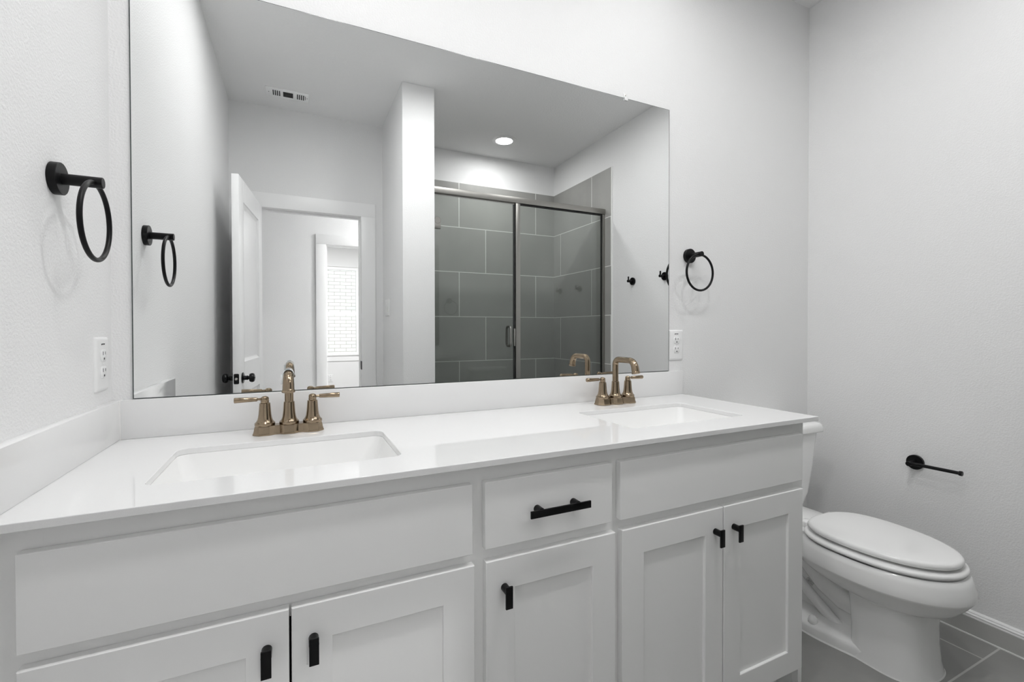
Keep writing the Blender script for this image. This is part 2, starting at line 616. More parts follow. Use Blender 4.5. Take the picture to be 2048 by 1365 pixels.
structure('wall_bedroom_left', MB().box(-2.6, -7.12, 0, -2.48, HY - 0.115, H).box(-2.6, HY - 0.115, 0, -1.35, HY, H), M['wall'], 'white side wall of the far bedroom past the window', 'wall')
structure('wall_bedroom_right', MB().box(3.68, -7.12, 0, 3.8, HY - 0.115, H).box(W + 0.24, HY - 0.115, 0, 3.8, HY, H), M['wall'], 'white opposite side wall of the far bedroom', 'wall')
WX0, WX1, WZ0, WZ1 = 0.60, 1.408, 0.735, 2.245
BY = -7.0
mb = MB()
mb.box(-2.48, BY - 0.12, 0, WX0, BY, H)
mb.box(WX1, BY - 0.12, 0, 3.68, BY, H)
mb.box(WX0, BY - 0.12, 0, WX1, BY, WZ0)
mb.box(WX0, BY - 0.12, WZ1, WX1, BY, H)
structure('wall_bedroom_window', mb, M['wall'], 'white bedroom wall around the sash window', 'wall')
win = thing('window_1', 'white double-hung bedroom window looking onto painted brick', 'window', (1.0, BY, WZ0), kind='structure')
mb = MB()
fr = 0.034
mb.box(WX0, BY - 0.09, WZ0, WX0 + fr, BY - 0.02, WZ1)
mb.box(WX1 - fr, BY - 0.09, WZ0, WX1, BY - 0.02, WZ1)
mb.box(WX0 + fr, BY - 0.09, WZ1 - 0.05, WX1 - fr, BY - 0.02, WZ1)
mb.box(WX0 + fr, BY - 0.09, WZ0, WX1 - fr, BY - 0.02, WZ0 + 0.032)
mb.box(WX0 + fr, BY - 0.08, 1.415, WX1 - fr, BY - 0.03, 1.465)
mb.build('window_frame', M['trim'], win)
MB().box(WX0 - 0.04, BY - 0.02, WZ0 - 0.022, WX1 + 0.04, BY + 0.03, WZ0, 0.002).box(WX0 - 0.02, BY, WZ0 - 0.115, WX1 + 0.02, BY + 0.014, WZ0 - 0.022).build('window_sill', M['trim'], win)
MB().box(WX0 + fr, BY - 0.062, 1.465, WX1 - fr, BY - 0.058, WZ1 - 0.05).build('pane', M['pane'], win)
MB().box(WX0 + fr, BY - 0.052, WZ0 + 0.032, WX1 - fr, BY - 0.048, 1.415).build('pane', M['pane'], win)
structure('wall_neighbour', MB().box(-5, -9.4, -0.4, 7, -9.2, 2.62), M['brick'], 'white painted brick wall outside the bedroom window', 'wall')
structure('ground', MB().box(-5, -9.2, -0.4, 7, -7.12, -0.3), mat('outdoor_ground', (0.3, 0.29, 0.26), 0.9), 'bare ground strip between the house and the brick wall', 'ground')

# ---- baseboard: tile base with a white cap moulding, right wall and back wall by the toilet
def baseboard(name, x0, y0, x1, y1, along, label):
    root = thing(name, label, 'baseboard', ((x0 + x1) / 2, (y0 + y1) / 2, 0), kind='structure')
    if along == 'y':
        MB().box(W - 0.013, y0, 0.0, W, y1, 0.067).build('tile_base', M['base_tile'], root)
        prof = [(0, .067), (.013, .067), (.0135, .071), (.011, .0735), (.0135, .076), (.0135, .080), (.009, .0825), (.0085, .087), (.003, .092), (0, .092)]
        m = MB().loft([[(W - a, y, z) for a, z in prof] for y in (y0, y1)])
        m.build('cap_moulding', M['trim'], root)
        MB().box(W - 0.0165, y0, 0, W - 0.012, y1, 0.0045).build('caulk_line', M['caulk'], root)
    else:
        MB().box(x0, -0.013, 0.0, x1, 0, 0.067).build('tile_base', M['base_tile'], root)
        prof = [(0, .067), (.013, .067), (.0135, .071), (.011, .0735), (.0135, .076), (.0135, .080), (.009, .0825), (.0085, .087), (.003, .092), (0, .092)]
        MB().loft([[(x, -a, z) for a, z in prof] for x in (x0, x1)]).build('cap_moulding', M['trim'], root)


baseboard('baseboard_right', W - 0.013, -1.56, W, 0, 'y', 'grey tile baseboard with white cap moulding beside the toilet')
baseboard('baseboard_back', 1.86, -0.013, W - 0.014, 0, 'x', 'short baseboard on the wall behind the toilet')

# ================================================================== VANITY
YDF = -0.552          # plane of the door faces
YF = -0.533           # plane of the face frame
CX1 = 1.846
van = thing('vanity_cabinet', 'long pale grey double vanity with black pulls under the white counter', 'cabinet', (0.93, -0.27, 0))
mb = MB()
mb.box(0.022, YF + 0.02, 0.0, 0.041, -0.002, 0.875, 0.001)              # side panels
mb.box(CX1 - 0.018, YF + 0.02, 0.0, CX1, -0.002, 0.875, 0.001)
mb.box(0.041, YF + 0.02, 0.10, CX1 - 0.018, -0.002, 0.115)       # floor
mb.box(0.041, -0.008, 0.115, CX1 - 0.018, -0.002, 0.70)          # back
mb.box(0.002, YF + 0.006, 0.0, 0.022, YF + 0.02, 0.875)          # scribe to the wall
mb.build('body', M['cabinet'], van)
mb = MB()
for x0, x1 in ((0.022, 0.070), (0.715, 0.790), (1.075, 1.145), (CX1 - 0.05, CX1)):
    mb.box(x0, YF, 0.10, x1, YF + 0.02, 0.875)
for z0, z1 in ((0.812, 0.875), (0.645, 0.715), (0.10, 0.14)):
    mb.box(0.060, YF + 0.0002, z0, CX1 - 0.04, YF + 0.0198, z1)
mb.build('face_frame', M['cabinet'], van)
MB().box(0.041, YF + 0.07, 0.0, CX1 - 0.018, YF + 0.085, 0.10).box(CX1 - 0.0182, YF, 0, CX1, YF + 0.02, 0.0998).build('toe_kick', M['cabinet'], van)


def slab_front(name, x0, x1, z0, z1):
    return MB().box(x0, YDF, z0, x1, YF - 0.0005, z1, 0.0012, 1).build(name, M['cabinet'], van)


slab_front('false_drawer_front', 0.046, 0.739, 0.692, 0.837)
slab_front('false_drawer_front', 1.120, 1.816, 0.694, 0.837)
drw = slab_front('drawer_front', 0.767, 1.095, 0.695, 0.837)


def shaker(x0, x1, z0=0.112, z1=0.668, st=0.067):
    m = MB()
    y0, y1 = YDF, YF - 0.0005
    ring = lambda a, y: [(x0 + a, y, z0 + a), (x1 - a, y, z0 + a), (x1 - a, y, z1 - a), (x0 + a, y, z1 - a)]
    # round the outside from the back, over the frame face, into the recessed panel
    m.loft([ring(0, y1), ring(0, y0 + 0.0012), ring(0.0012, y0), ring(st - 0.0012, y0), ring(st, y0 + 0.001), ring(st + 0.0004, y0 + 0.0075)])
    return m.build('door', M['cabinet'], van, 20)


doors = [shaker(*d) for d in ((0.046, 0.3965), (0.4005, 0.743), (0.769, 1.105), (1.126, 1.4715), (1.4755, 1.818))]


def pull(xc, parent):
    m = MB()
    m.cyl((xc, YDF + 0.0005, 0.607), (xc, YDF - 0.023, 0.607), 0.0084, bev=0.0006, n=24)
    m.box(xc - 0.008, YDF - 0.0265, 0.573, xc + 0.008, YDF - 0.0222, 0.6195, 0.0006)
    m.build('knob', M['black'], parent)


for xc, d in zip((0.362, 0.436, 0.811, 1.441, 1.513), doors):
    pull(xc, d)
m = MB()
for xc in (0.890, 0.984):
    m.cyl((xc, YDF + 0.0005, 0.7625), (xc, YDF - 0.023, 0.7625), 0.0084, bev=0.0006, n=24)
m.box(0.862, YDF - 0.0265, 0.7525, 1.016, YDF - 0.0222, 0.7685, 0.0006)
m.build('handle', M['black'], drw)

# counter with two cut-outs
SX = ((0.169, 0.616), (1.236, 1.682))
SY0, SY1 = -0.456, -0.184
mb = MB()
CT = 0.0135
mb.prism([(0.0, -CD), (CL, -CD), (CL, 0.0), (0.0, 0.0)], ZC - CT, ZC, holes=[rrect(a, SY0, b, SY1, 0.022) for a, b in SX])
o = mb.build('countertop', M['quartz'])
bv = o.modifiers.new('bevel', 'BEVEL')
bv.width = 0.0012
bv.segments = 2
bv.limit_method = 'ANGLE'
bv.angle_limit = math.radians(50)
tag(o, 'glossy white quartz countertop with two cut-outs on the vanity', 'countertop')
o = MB().box(0.021, -0.020, ZC + 0.0002, CL, 0.0, 0.9855, 0.001).build('backsplash', M['quartz'])
tag(o, 'long low white quartz backsplash below the mirror', 'backsplash')
o = MB().box(0.0, -CD, ZC + 0.0002, 0.020, 0.0, 0.9855, 0.001).build('backsplash', M['quartz'])
tag(o, 'short white quartz splash against the wall under the first towel ring', 'backsplash')
MB().box(0.0195, -0.0215, ZC, 0.0215, -0.0195, 0.985).build('caulk_joint', M['caulk'], o)


def sink(a, b, label):
    root = thing('sink', label, 'sink', ((a + b) / 2, (SY0 + SY1) / 2, ZC - CT), 'undermount sinks')
    zt = ZC - CT - 0.0001
    y0, y1 = SY0, SY1
    lo = []
    # underside outwards, over the rim, down into the basin
    def ring(gx, z, r):
        return rrect(a - gx, y0 - gx, b + gx, y1 + gx, r, z, 8)
    steps = [(0.006, zt - 0.150, 0.05), (0.012, zt - 0.14, 0.05), (0.016, zt - 0.018, 0.04), (0.030, zt - 0.016, 0.04), (0.030, zt, 0.04),
             (-0.0005, zt, 0.0225), (-0.002, zt - 0.006, 0.024), (-0.006, zt - 0.022, 0.030), (-0.020, zt - 0.075, 0.044), (-0.034, zt - 0.112, 0.054), (-0.050, zt - 0.126, 0.055), (-0.085, zt - 0.131, 0.045)]
    m = MB()
    m.loft([ring(*s) for s in steps], cap=True)
    m.build('basin', M['porcelain'], root, 50)
    cx, cy = (a + b) / 2, (y0 + y1) / 2
    MB().lathe([(0, 0), (0.020, 0), (0.030, 0.0015), (0.031, 0.004), (0.024, 0.005), (0.018, 0.0025), (0, 0.002)], (cx, cy, zt - 0.1312), (0, 0, 1), 32).build('drain', M['bronze'], root)
    return root


sink(*SX[0], 'white rectangular undermount sink in front of the faucet with a paper tag')
sink(*SX[1], 'white rectangular undermount sink nearer the toilet end of the counter')


# ---- faucets (built round the origin, then placed)
def faucet():
    root = thing('faucet', '', 'faucet', (0, 0, 0), 'champagne bronze faucets')
    m = MB()
    # base plate: three eight-sided pods joined by narrow waists
    def outline(g):
        top = [(-0.0825, 0.0125), (-0.0690, 0.0275), (-0.0450, 0.0275), (-0.0330, 0.0195), (-0.0215, 0.0195), (-0.0120, 0.0280), (0.0120, 0.0280), (0.0215, 0.0195), (0.0330, 0.0195), (0.0450, 0.0275), (0.0690, 0.0275), (0.0825, 0.0125)]
        pts = top + [(x, -y) for x, y in reversed(top)]
        return [(x + g * (1 if x > 0.08 else -1 if x < -0.08 else 0) , y + g * (1 if y > 0 else -1)) for x, y in pts]
    lv = [(0.0010, 0.0), (0.0014, 0.003), (-0.0002, 0.0055), (-0.0026, 0.0195), (-0.0042, 0.0225)]
    m.loft([[(x, y, z) for x, y in reversed(outline(g))] for g, z in lv])
    m.build('base_plate', M['bronze'], root, 28)
    # spout: flared foot, riser, two bends, outlet collar
    m = MB()
    m.lathe([(0, .0225), (.0232, .0225), (.0238, .025), (.0236, .029), (.0222, .0302), (.0196, .0330), (.0176, .0370), (.0163, .042), (.0152, .050), (.0143, .060), (.0134, .074), (.0131, .0795), (.0112, .0812), (0.0, .0812)], n=40)
    pts = []
    R1, zt, yb = 0.020, 0.1605, -0.106
    pts += [(0, 0, 0.079), (0, 0, 0.11), (0, 0, zt - R1)]
    for k in range(1, 9):
        a = PI / 2 * k / 8
        pts.append((0, -R1 * (1 - math.cos(a)), zt - R1 + R1 * math.sin(a)))
    R2 = 0.030
    pts.append((0, -0.05, zt))
    for k in range(0, 9):
        a = math.radians(82) * k / 8
        pts.append((0, yb + R2 - R2 * math.sin(a) - 0.002, zt - R2 + R2 * math.cos(a)))
    rs = [0.0108] * len(pts)
    for k in range(9):
        rs[-9 + k] = 0.0108 + 0.0022 * k / 8
    e = Vector(pts[-1])
    d = (Vector(pts[-1]) - Vector(pts[-2])).normalized()
    pts.append(tuple(e + d * 0.012))
    rs.append(0.0132)
    m.tube(pts, rs, 28)
    tip = e + d * 0.012
    m.lathe([(0, 0), (0.0142, 0), (0.0150, 0.002), (0.0150, 0.005), (0.0135, 0.0065), (0.011, 0.0068), (0.010, 0.004), (0, 0.004)], tip - d * 0.0005, d, 36)
    m.build('spout', M['bronze'], root, 40)
    for s in (-1, 1):
        hx = 0.0565 * s
        m = MB()
        m.lathe([(0, .0225), (.0235, .0225), (.0240, .025), (.0238, .029), (.0224, .0302), (.0198, .0330), (.0176, .0372), (.0160, .043), (.0148, .052), (.0138, .064), (.0130, .076), (.0126, .0795), (.0100, .0810), (.0096, .083), (.0100, .0838), (.0100, .0858), (.0092, .0865), (.0096, .0880), (.0096, .0920), (.0082, .0952), (.0045, .0974), (0, .0980)], (hx, 0, 0), n=40)
        h = m.build('handle', M['bronze'], root, 40)
        m = MB()
        m.cyl((hx + s * 0.007, 0, 0.0905), (hx + s * 0.020, 0, 0.0905), 0.0034, 0.0030, n=20)
        m.lathe([(0, 0), (.0044, .0), (.0052, .0012), (.0066, .036), (.0070, .0505), (.0064, .052), (.0045, .0523), (0, .0520)], (hx + s * 0.0165, 0, 0.0905), (s, 0, 0.0), 24)
        m.build('lever', M['bronze'], h, 40)
    return root


fa = faucet()
FY = -0.094
fb = copy_thing(fa, (1.4615, FY, ZC + 0.0003), 'brown bronze two-handle faucet at the sink nearest the toilet')
fa.location = (0.3935, FY - 0.003, ZC + 0.0003)
fa['label'] = 'brown bronze two-handle faucet with a white paper tag round its spout'
# paper tag round the first spout's bend
m = MB()
tagc = Vector((0.3935, FY - 0.091, ZC + 0.1605))
loops = []
for y in (-0.007, 0.007):
    for_r = []
    for k in range(0, 25):
        a = math.radians(-20 + 220 * k / 24)
        for_r.append((tagc.x + 0.0122 * math.cos(a), tagc.y + y, tagc.z - 0.001 + 0.0122 * math.sin(a)))
    loops.append(for_r)
m.loft(loops, cap=False, closed=False)
m.box(tagc.x - 0.0165, tagc.y - 0.006, tagc.z - 0.024, tagc.x - 0.0118, tagc.y + 0.006, tagc.z - 0.002, 0.0006)
pt = m.build('paper_tag', M['paper'], fa)
sol = pt.modifiers.new('thickness', 'SOLIDIFY')
sol.thickness = 0.0006
sol.offset = 1
m = MB()
for k, a in enumerate((118, 104, 92, 80)):
    a = math.radians(a)
    c = Vector((tagc.x + 0.0131 * math.cos(a), tagc.y - 0.0006, tagc.z - 0.001 + 0.0131 * math.sin(a)))
    m.box(c.x - 0.0011, c.y - 0.0035 + 0.001 * (k % 2), c.z - 0.0003, c.x + 0.0011, c.y + 0.0035, c.z + 0.0003, rot=Matrix.Rotation(-(a - PI / 2), 4, 'Y'))
m.build('lettering', M['ink'], pt)

# ---- mirror
MX0, MX1, MZ0, MZ1 = 0.0421, 1.8038, 0.9862, 2.0592
m = MB()
m.box(MX0, -0.0055, MZ0, MX1, -0.0002, MZ1, mi=1)
e1, e2 = 0.0024, 0.0016
m.loft([[(MX0 + e1, y, MZ0 + e2), (MX1 - e1, y, MZ0 + e2), (MX1 - e1, y, MZ1 - e2), (MX0 + e1, y, MZ1 - e2)] for y in (-0.0055, -0.006)])
o = m.build('wall_mirror', [M['mirror'], M['mirror_edge']])
tag(o, 'large frameless rectangular mirror above the vanity', 'mirror')
o['kind'] = 'thing'
clip = thing('mirror_clip', 'small clear plastic clip holding the top edge of the mirror', 'clip', (1.579, 0, MZ1))
MB().box(1.571, -0.0035, MZ1 + 0.0005, 1.587, 0, MZ1 + 0.020, 0.001).box(1.571, -0.0105, MZ1 - 0.010, 1.587, -0.0065, MZ1 + 0.004, 0.001).box(1.571, -0.0065, MZ1 + 0.0005, 1.587, -0.0035, MZ1 + 0.004).build('clip_body', M['clip'], clip)
MB().cyl((1.579, -0.0033, MZ1 + 0.012), (1.579, -0.0058, MZ1 + 0.012), 0.003, n=16).build('screw', M['metal'], clip)


# ---- towel rings (built facing -y at the origin)
def towel_ring():
    root = thing('towel_ring', '', 'towel ring', (0, 0, 0), 'black towel rings')
    MB().cyl((0, 0, 0), (0, -0.014, 0), 0.0300, n=48, bev=0.0008).build('mounting_plate', M['black'], root)
    MB().cyl((0, -0.013, 0), (0, -0.074, 0), 0.0105, n=32, bev=0.0008).build('post', M['black'], root)
    MB().torus((0.001, -0.061, -0.0755), (0, 1, 0), 0.0735, 0.0046, 96, 18).build('ring', M['black'], root)
    return root


tr2 = towel_ring()
tr1 = copy_thing(tr2, (0.0, -0.293, 1.4435), 'black towel ring on the wall above the side splash', rotz=PI / 2)
tr2.location = (1.9165, 0.0, 1.4675)
tr2['label'] = 'black towel ring on the back wall past the mirror above the outlet'

# ---- outlets
def outlet():
    root = thing('wall_outlet', '', 'outlet', (0, 0, 0), 'white wall outlets')
    m = MB()
    w, h = 0.038, 0.0625
    def rr(g, y):
        return [(x, y, z) for x, z in rrect(-w + g, -h + g, w - g, h - g, 0.003)]
    m.loft([rr(0, 0), rr(0, -0.002), rr(0.002, -0.0045), rr(0.007, -0.0062)])
    m.build('cover_plate', M['plate'], root, 50)
    for zc in (0.020, -0.019):
        m = MB()
        pts = []
        for k in range(40):
            a = 2 * PI * k / 40
            x = 0.0172 * math.cos(a)
            z = max(-0.0138, min(0.0138, 0.0172 * math.sin(a)))
            pts.append((x, z))
        m.loft([[(x, -0.0060, zc + z) for x, z in pts], [(x, -0.0078, zc + z) for x, z in pts], [(x * 0.96, -0.0082, zc + z * 0.96) for x, z in pts]])
        f = m.build('socket', M['plate'], root, 50)
        s = MB()
        s.box(-0.0080, -0.0085, zc + 0.0010, -0.0058, -0.0070, zc + 0.0095)
        s.box(0.0058, -0.0085, zc + 0.0022, 0.0078, -0.0070, zc + 0.0090)
        s.cyl((0, -0.0070, zc - 0.0072), (0, -0.0085, zc - 0.0072), 0.0027, n=16)
        s.build('slots', M['slot'], f)
    MB().cyl((0, -0.006, 0.0005), (0, -0.0072, 0.0005), 0.0028, n=20, bev=0.0004).build('screw', M['plate'], root)
    m = MB()
    for k, (dx, wd, hh) in enumerate(((-0.0085, 0.0030, 0.0036), (-0.0045, 0.0040, 0.0026), (0.0, 0.0040, 0.0018), (0.0045, 0.0040, 0.0030), (0.0085, 0.0028, 0.0022))):
        m.box(dx - wd / 2, -0.0066, 0.0478 - hh, dx + wd / 2, -0.0060, 0.0478)
    m.build('printed_mark', M['slot'], root)
    return root


ou2 = outlet()
ou1 = copy_thing(ou2, (0.0, -0.075, 1.079), 'white duplex outlet low on the wall under the first towel ring', rotz=PI / 2)
ou2.location = (1.845, 0.0, 1.0925)
ou2['label'] = 'white duplex outlet touching the edge of the mirror above the backsplash end'
ou3 = copy_thing(ou2, (0.948, BY, 0.326), 'white outlet on the bedroom wall below the window', rotz=PI)

# ---- toilet paper holder on the right wall
tp = thing('toilet_paper_holder', 'empty black toilet paper holder on the wall above the toilet', 'toilet paper holder', (W, -0.446, 0.609))
MB().cyl((W, -0.446, 0.609), (W - 0.012, -0.446, 0.609), 0.0295, n=48, bev=0.0008).build('mounting_plate', M['black'], tp)
MB().cyl((W - 0.011, -0.446, 0.609), (W - 0.062, -0.446, 0.609), 0.0095, n=28, bev=0.0008).build('post', M['black'], tp)
m = MB()
m.cyl((W - 0.054, -0.446, 0.611), (W - 0.054, -0.604, 0.614), 0.0066, n=24)
m.cyl((W - 0.054, -0.602, 0.614), (W - 0.054, -0.612, 0.614), 0.0092, n=28, bev=0.001)
m.build('bar', M['black'], tp)


# ---- robe hooks on the right wall (seen in the mirror)
def hook():
    root = thing('robe_hook', '', 'hook', (0, 0, 0), 'black robe hooks')
    MB().cyl((0, 0, 0), (-0.011, 0, 0), 0.0285, n=40, bev=0.0008).build('mounting_plate', M['black'], root)
    MB().cyl((-0.010, 0, 0), (-0.052, 0, 0), 0.0098, n=28, bev=0.0008).build('post', M['black'], root)
    MB().cyl((-0.044, 0, 0.006), (-0.044, 0, 0.034), 0.0055, n=20, bev=0.0006).build('pin', M['black'], root)
    return root


h1 = hook()
h2 = copy_thing(h1, (W, -0.989, 1.5255), 'black robe hook reflected right at the edge of the mirror')
h1.location = (W, -1.323, 1.522)
h1['label'] = 'black robe hook reflected in the mirror nearer the shower tile'

# ---- triple switch on the partition
sw = thing('light_switch', 'white rocker switch plate on the partition beside the doorway', 'light switch', (PX0, -2.072, 1.323))
MB().box(PX0 - 0.0055, -2.155, 1.2605, PX0, -1.989, 1.3855, 0.002).build('cover_plate', M['plate'], sw)
for yc in (-2.118, -2.072, -2.026):
    MB().box(PX0 - 0.0085, yc - 0.0165, 1.29, PX0 - 0.005, yc + 0.0165, 1.356, 0.001).build('rocker', M['plate'], sw)

# ---- ceiling vent
vent = thing('ceiling_vent', 'white louvred air vent in the ceiling near the doorway', 'vent', (0.370, -2.027, H))
VX0, VX1, VY0, VY1 = 0.240, 0.500, -2.092, -1.962
m = MB()
m.box(VX0, VY0, H - 0.006, VX1, VY1, H, 0.002)
m.build('face_plate', mat('vent_enamel', (0.95, 0.95, 0.95), 0.25), vent)
ya, yb2 = -2.060, -1.990
m = MB()
for g in (0.282, 0.428):
    for k in range(4):
        m.box(g + k * 0.0125, ya, H - 0.0075, g + k * 0.0125 + 0.0065, yb2, H - 0.0055)
m.box(0.478, ya + 0.01, H - 0.0075, 0.481, yb2 - 0.01, H - 0.0055)
for k in range(5):
    m.box(0.344, ya + 0.001 + k * 0.0142, H - 0.0075, 0.404, ya + 0.012 + k * 0.0142, H - 0.0055)
m.box(0.256, -2.027, H - 0.0075, 0.261, -2.023, H - 0.0055)
m.box(0.488, -2.027, H - 0.0075, 0.493, -2.023, H - 0.0055)
m.build('louvre_slots', M['slot'], vent)

# ---- recessed lamps, and added fill lamps of the same make
def downlight(x, y, strength, label, r=0.068, R=0.104):
    root = thing('recessed_light', label, 'ceiling light', (x, y, H))
    MB().lathe([(r, -0.0002), (r + 0.003, -0.009), (R - 0.012, -0.007), (R, -0.002), (R, -0.0002)], (x, y, H), (0, 0, 1), 48).build('trim_ring', M['plate'], root)
    MB().lathe([(0, -0.0070), (r * 0.6, -0.0068), (r + 0.001, -0.0045)], (x, y, H), (0, 0, 1), 40).build('lens', emitter('lens_glow', (1.0, 1.0, 1.0), strength), root)
    return root


LIGHTS = [  # x, y, strength, label
    (2.003, -2.096, SHOWER_EMIT, 'round lit recessed light in the ceiling over the shower'),
    (1.67, -0.45, WALL_EMIT, 'round recessed light in the ceiling over the second sink'),
    (0.42, -0.42, WALL_EMIT, 'round recessed light in the ceiling over the first sink'),
    (2.10, -0.96, ROOM_FILL_EMIT * 0.53, 'added unseen fill lamp in the ceiling in front of the toilet'),
    (1.30, -0.96, ROOM_FILL_EMIT, 'added unseen fill lamp in the ceiling in the middle of the bathroom'),
    (0.55, -0.96, ROOM_FILL_EMIT * 0.93, 'added unseen fill lamp in the ceiling in front of the first sink'),
    (2.10, -2.92, HALL_FILL_EMIT, 'added unseen fill lamp in the hall ceiling outside the doorway'),
    (1.1, -5.3, BED_FILL_EMIT, 'added unseen fill lamp in the ceiling of the far bedroom'),
]
for lx, ly, le, ll in LIGHTS:
    downlight(lx, ly, le, ll, 0.046 if le == WALL_EMIT else 0.068)

# ---- shower enclosure
GY = -1.68
sh = thing('shower_enclosure', 'framed glass shower enclosure with brushed nickel rails', 'shower enclosure', (1.98, GY, 0.11))
MB().box(PX1 + 0.006, GY - 0.022, 2.104, W - 0.006, GY + 0.022, 2.146, 0.0015).build('header_rail', M['nickel'], sh)
MB().box(PX1 + 0.006, GY - 0.014, 0.11, PX1 + 0.030, GY + 0.014, 2.104, 0.002).build('jamb', M['nickel'], sh)
MB().box(W - 0.030, GY - 0.016, 0.11, W - 0.006, GY + 0.016, 2.104, 0.002).build('jamb', M['nickel'], sh)
MB().box(1.902, GY - 0.018, 0.11, 1.940, GY + 0.018, 2.104, 0.003).build('post', M['nickel'], sh)
MB().box(PX1 + 0.03, GY - 0.016, 0.11, W - 0.03, GY + 0.016, 0.135, 0.002).build('sill_rail', M['nickel'], sh)
MB().box(1.938, GY - 0.004, 0.135, W - 0.028, GY + 0.004, 2.104).build('fixed_panel', M['glass'], sh)
MB().box(1.941, GY - 0.007, 2.094, W - 0.031, GY + 0.007, 2.1035).box(W - 0.0345, GY - 0.007, 0.137, W - 0.0305, GY + 0.007, 2.0935).build('gasket', M['slot'], sh)
MB().box(1.887, GY - 0.006, 0.145, 1.9015, GY + 0.0035, 2.094).build('gasket', M['slot'], sh)
sd = MB().box(PX1 + 0.036, GY - 0.004, 0.145, 1.885, GY + 0.004, 2.094).build('shower_door', M['glass'], sh)
for sgn in (1, -1):
    yh = GY + sgn * 0.004
    pts = []
    for k in range(13):
        a = math.radians(90 * k / 12)
        pts.append((1.852, yh + sgn * (0.036 * math.sin(a) if k else 0.0), 1.165 + 0.018 * math.sin(PI / 2 * k / 12)))
    x, zt, zb2, R = 1.850, 1.180, 1.036, 0.020
    P = [(x, yh, zt)]
    P += [(x, yh + sgn * (0.030 - R), zt)]
    for k in range(1, 7):
        a = PI / 2 * k / 6
        P.append((x, yh + sgn * (0.030 - R + R * math.sin(a)), zt - R + R * math.cos(a)))
    for k in range(0, 7):
        a = PI / 2 * k / 6
        P.append((x, yh + sgn * (0.030 - R + R * math.cos(a)), zb2 + R - R * math.sin(a)))
    P.append((x, yh, zb2))
    MB().tube(P, 0.0085, 18).build('handle', M['nickel'], sd)
MB().box(1.8865, GY + 0.004, 1.035, 1.900, GY + 0.016, 1.165, 0.002).build('strike', M['nickel'], sh)
for zc in (1.905, 0.40):
    m = MB()
    m.box(PX1 + 0.030, GY - 0.012, zc - 0.045, PX1 + 0.082, GY + 0.012, zc + 0.002, 0.003)
    m.cyl((PX1 + 0.058, GY - 0.012, zc + 0.012), (PX1 + 0.058, GY + 0.014, zc + 0.012), 0.024, n=28, bev=0.002)
    m.build('hinge', M['nickel'], sd)

# ================================================================== TOILET
TX = 2.312


def egg(hw, yb, yf, yc, z, nb=2.7, nf=2.1, n=72, cx=TX):
    pts = []
    for k in range(n):
        a = 2 * PI * k / n
        c, s = math.cos(a), math.sin(a)
        if s >= 0:       # towards the back wall
            e = 2 / nb
            y = yc + (yb - yc) * abs(s) ** e
        else:
            e = 2 / nf
            y = yc - (yc - yf) * abs(s) ** e
        x = cx + hw * math.copysign(abs(c) ** e, c)
        pts.append((x, y, z))
    return pts


toi = thing('toilet', 'white two-piece toilet with closed lid beside the vanity', 'toilet', (TX, -0.4, 0))
m = MB()
# bowl: inside floor, rim top, outer wall, crease, tuck-under, column, base
m.loft([
    egg(0.140, -0.340, -0.720, -0.50, 0.352),
    egg(0.180, -0.300, -0.748, -0.50, 0.3655),
    egg(0.187, -0.290, -0.757, -0.50, 0.3600),
    egg(0.191, -0.280, -0.764, -0.50, 0.345),
    egg(0.196, -0.270, -0.772, -0.50, 0.320),
    egg(0.197, -0.262, -0.775, -0.50, 0.302),
    egg(0.1965, -0.2615, -0.7745, -0.50, 0.2985),
    egg(0.188, -0.262, -0.769, -0.50, 0.290),
    egg(0.176, -0.270, -0.756, -0.50, 0.270),
    egg(0.162, -0.300, -0.742, -0.50, 0.252),
    egg(0.147, -0.350, -0.728, -0.51, 0.237, 2.8, 2.2),
    egg(0.136, -0.400, -0.706, -0.53, 0.229, 3.0, 2.3),
    egg(0.126, -0.448, -0.688, -0.55, 0.2235, 3.6, 2.4),
    egg(0.1225, -0.458, -0.679, -0.56, 0.217, 4.5, 2.5),
    egg(0.119, -0.468, -0.674, -0.56, 0.160, 5.5, 2.6),
    egg(0.119, -0.474, -0.675, -0.56, 0.100, 6, 2.6),
    egg(0.121, -0.474, -0.680, -0.56, 0.040, 6, 2.6),
    egg(0.127, -0.470, -0.688, -0.56, 0.004, 6, 2.6),
])
# foot flange and trapway behind the column
def flange(g, z):
    side = []
    for k in range(25):
        y = -0.150 - 0.430 * k / 24
        t = min(max((-0.36 - y) / 0.20, 0), 1)
        side.append((0.150 - 0.030 * t * t * (3 - 2 * t) - g, y))
    back = [(0.150 - g - 0.045 * (1 - math.cos(PI / 2 * k / 6)), -0.150 + 0.045 * math.sin(PI / 2 * k / 6) - g * k / 6) for k in range(6, 0, -1)]
    half = back + side
    return [(TX - x, y, z) for x, y in half] + [(TX + x, y, z) for x, y in reversed(half)]
m.loft([flange(0, 0.003), flange(0, 0.030), flange(0.006, 0.040), flange(0.020, 0.047), flange(0.055, 0.058)])
m.loft([rrect(TX - 0.045, -0.50, TX + 0.045, -0.12, 0.03, 0.045, 8), rrect(TX - 0.048, -0.50, TX + 0.048, -0.11, 0.04, 0.20, 8), rrect(TX - 0.085, -0.48, TX + 0.085, -0.06, 0.06, 0.335, 8),
        rrect(TX - 0.120, -0.46, TX + 0.120, -0.03, 0.04, 0.350, 8), rrect(TX - 0.120, -0.46, TX + 0.120, -0.03, 0.04, 0.372, 8), rrect(TX - 0.112, -0.45, TX + 0.112, -0.04, 0.035, 0.378, 8)])
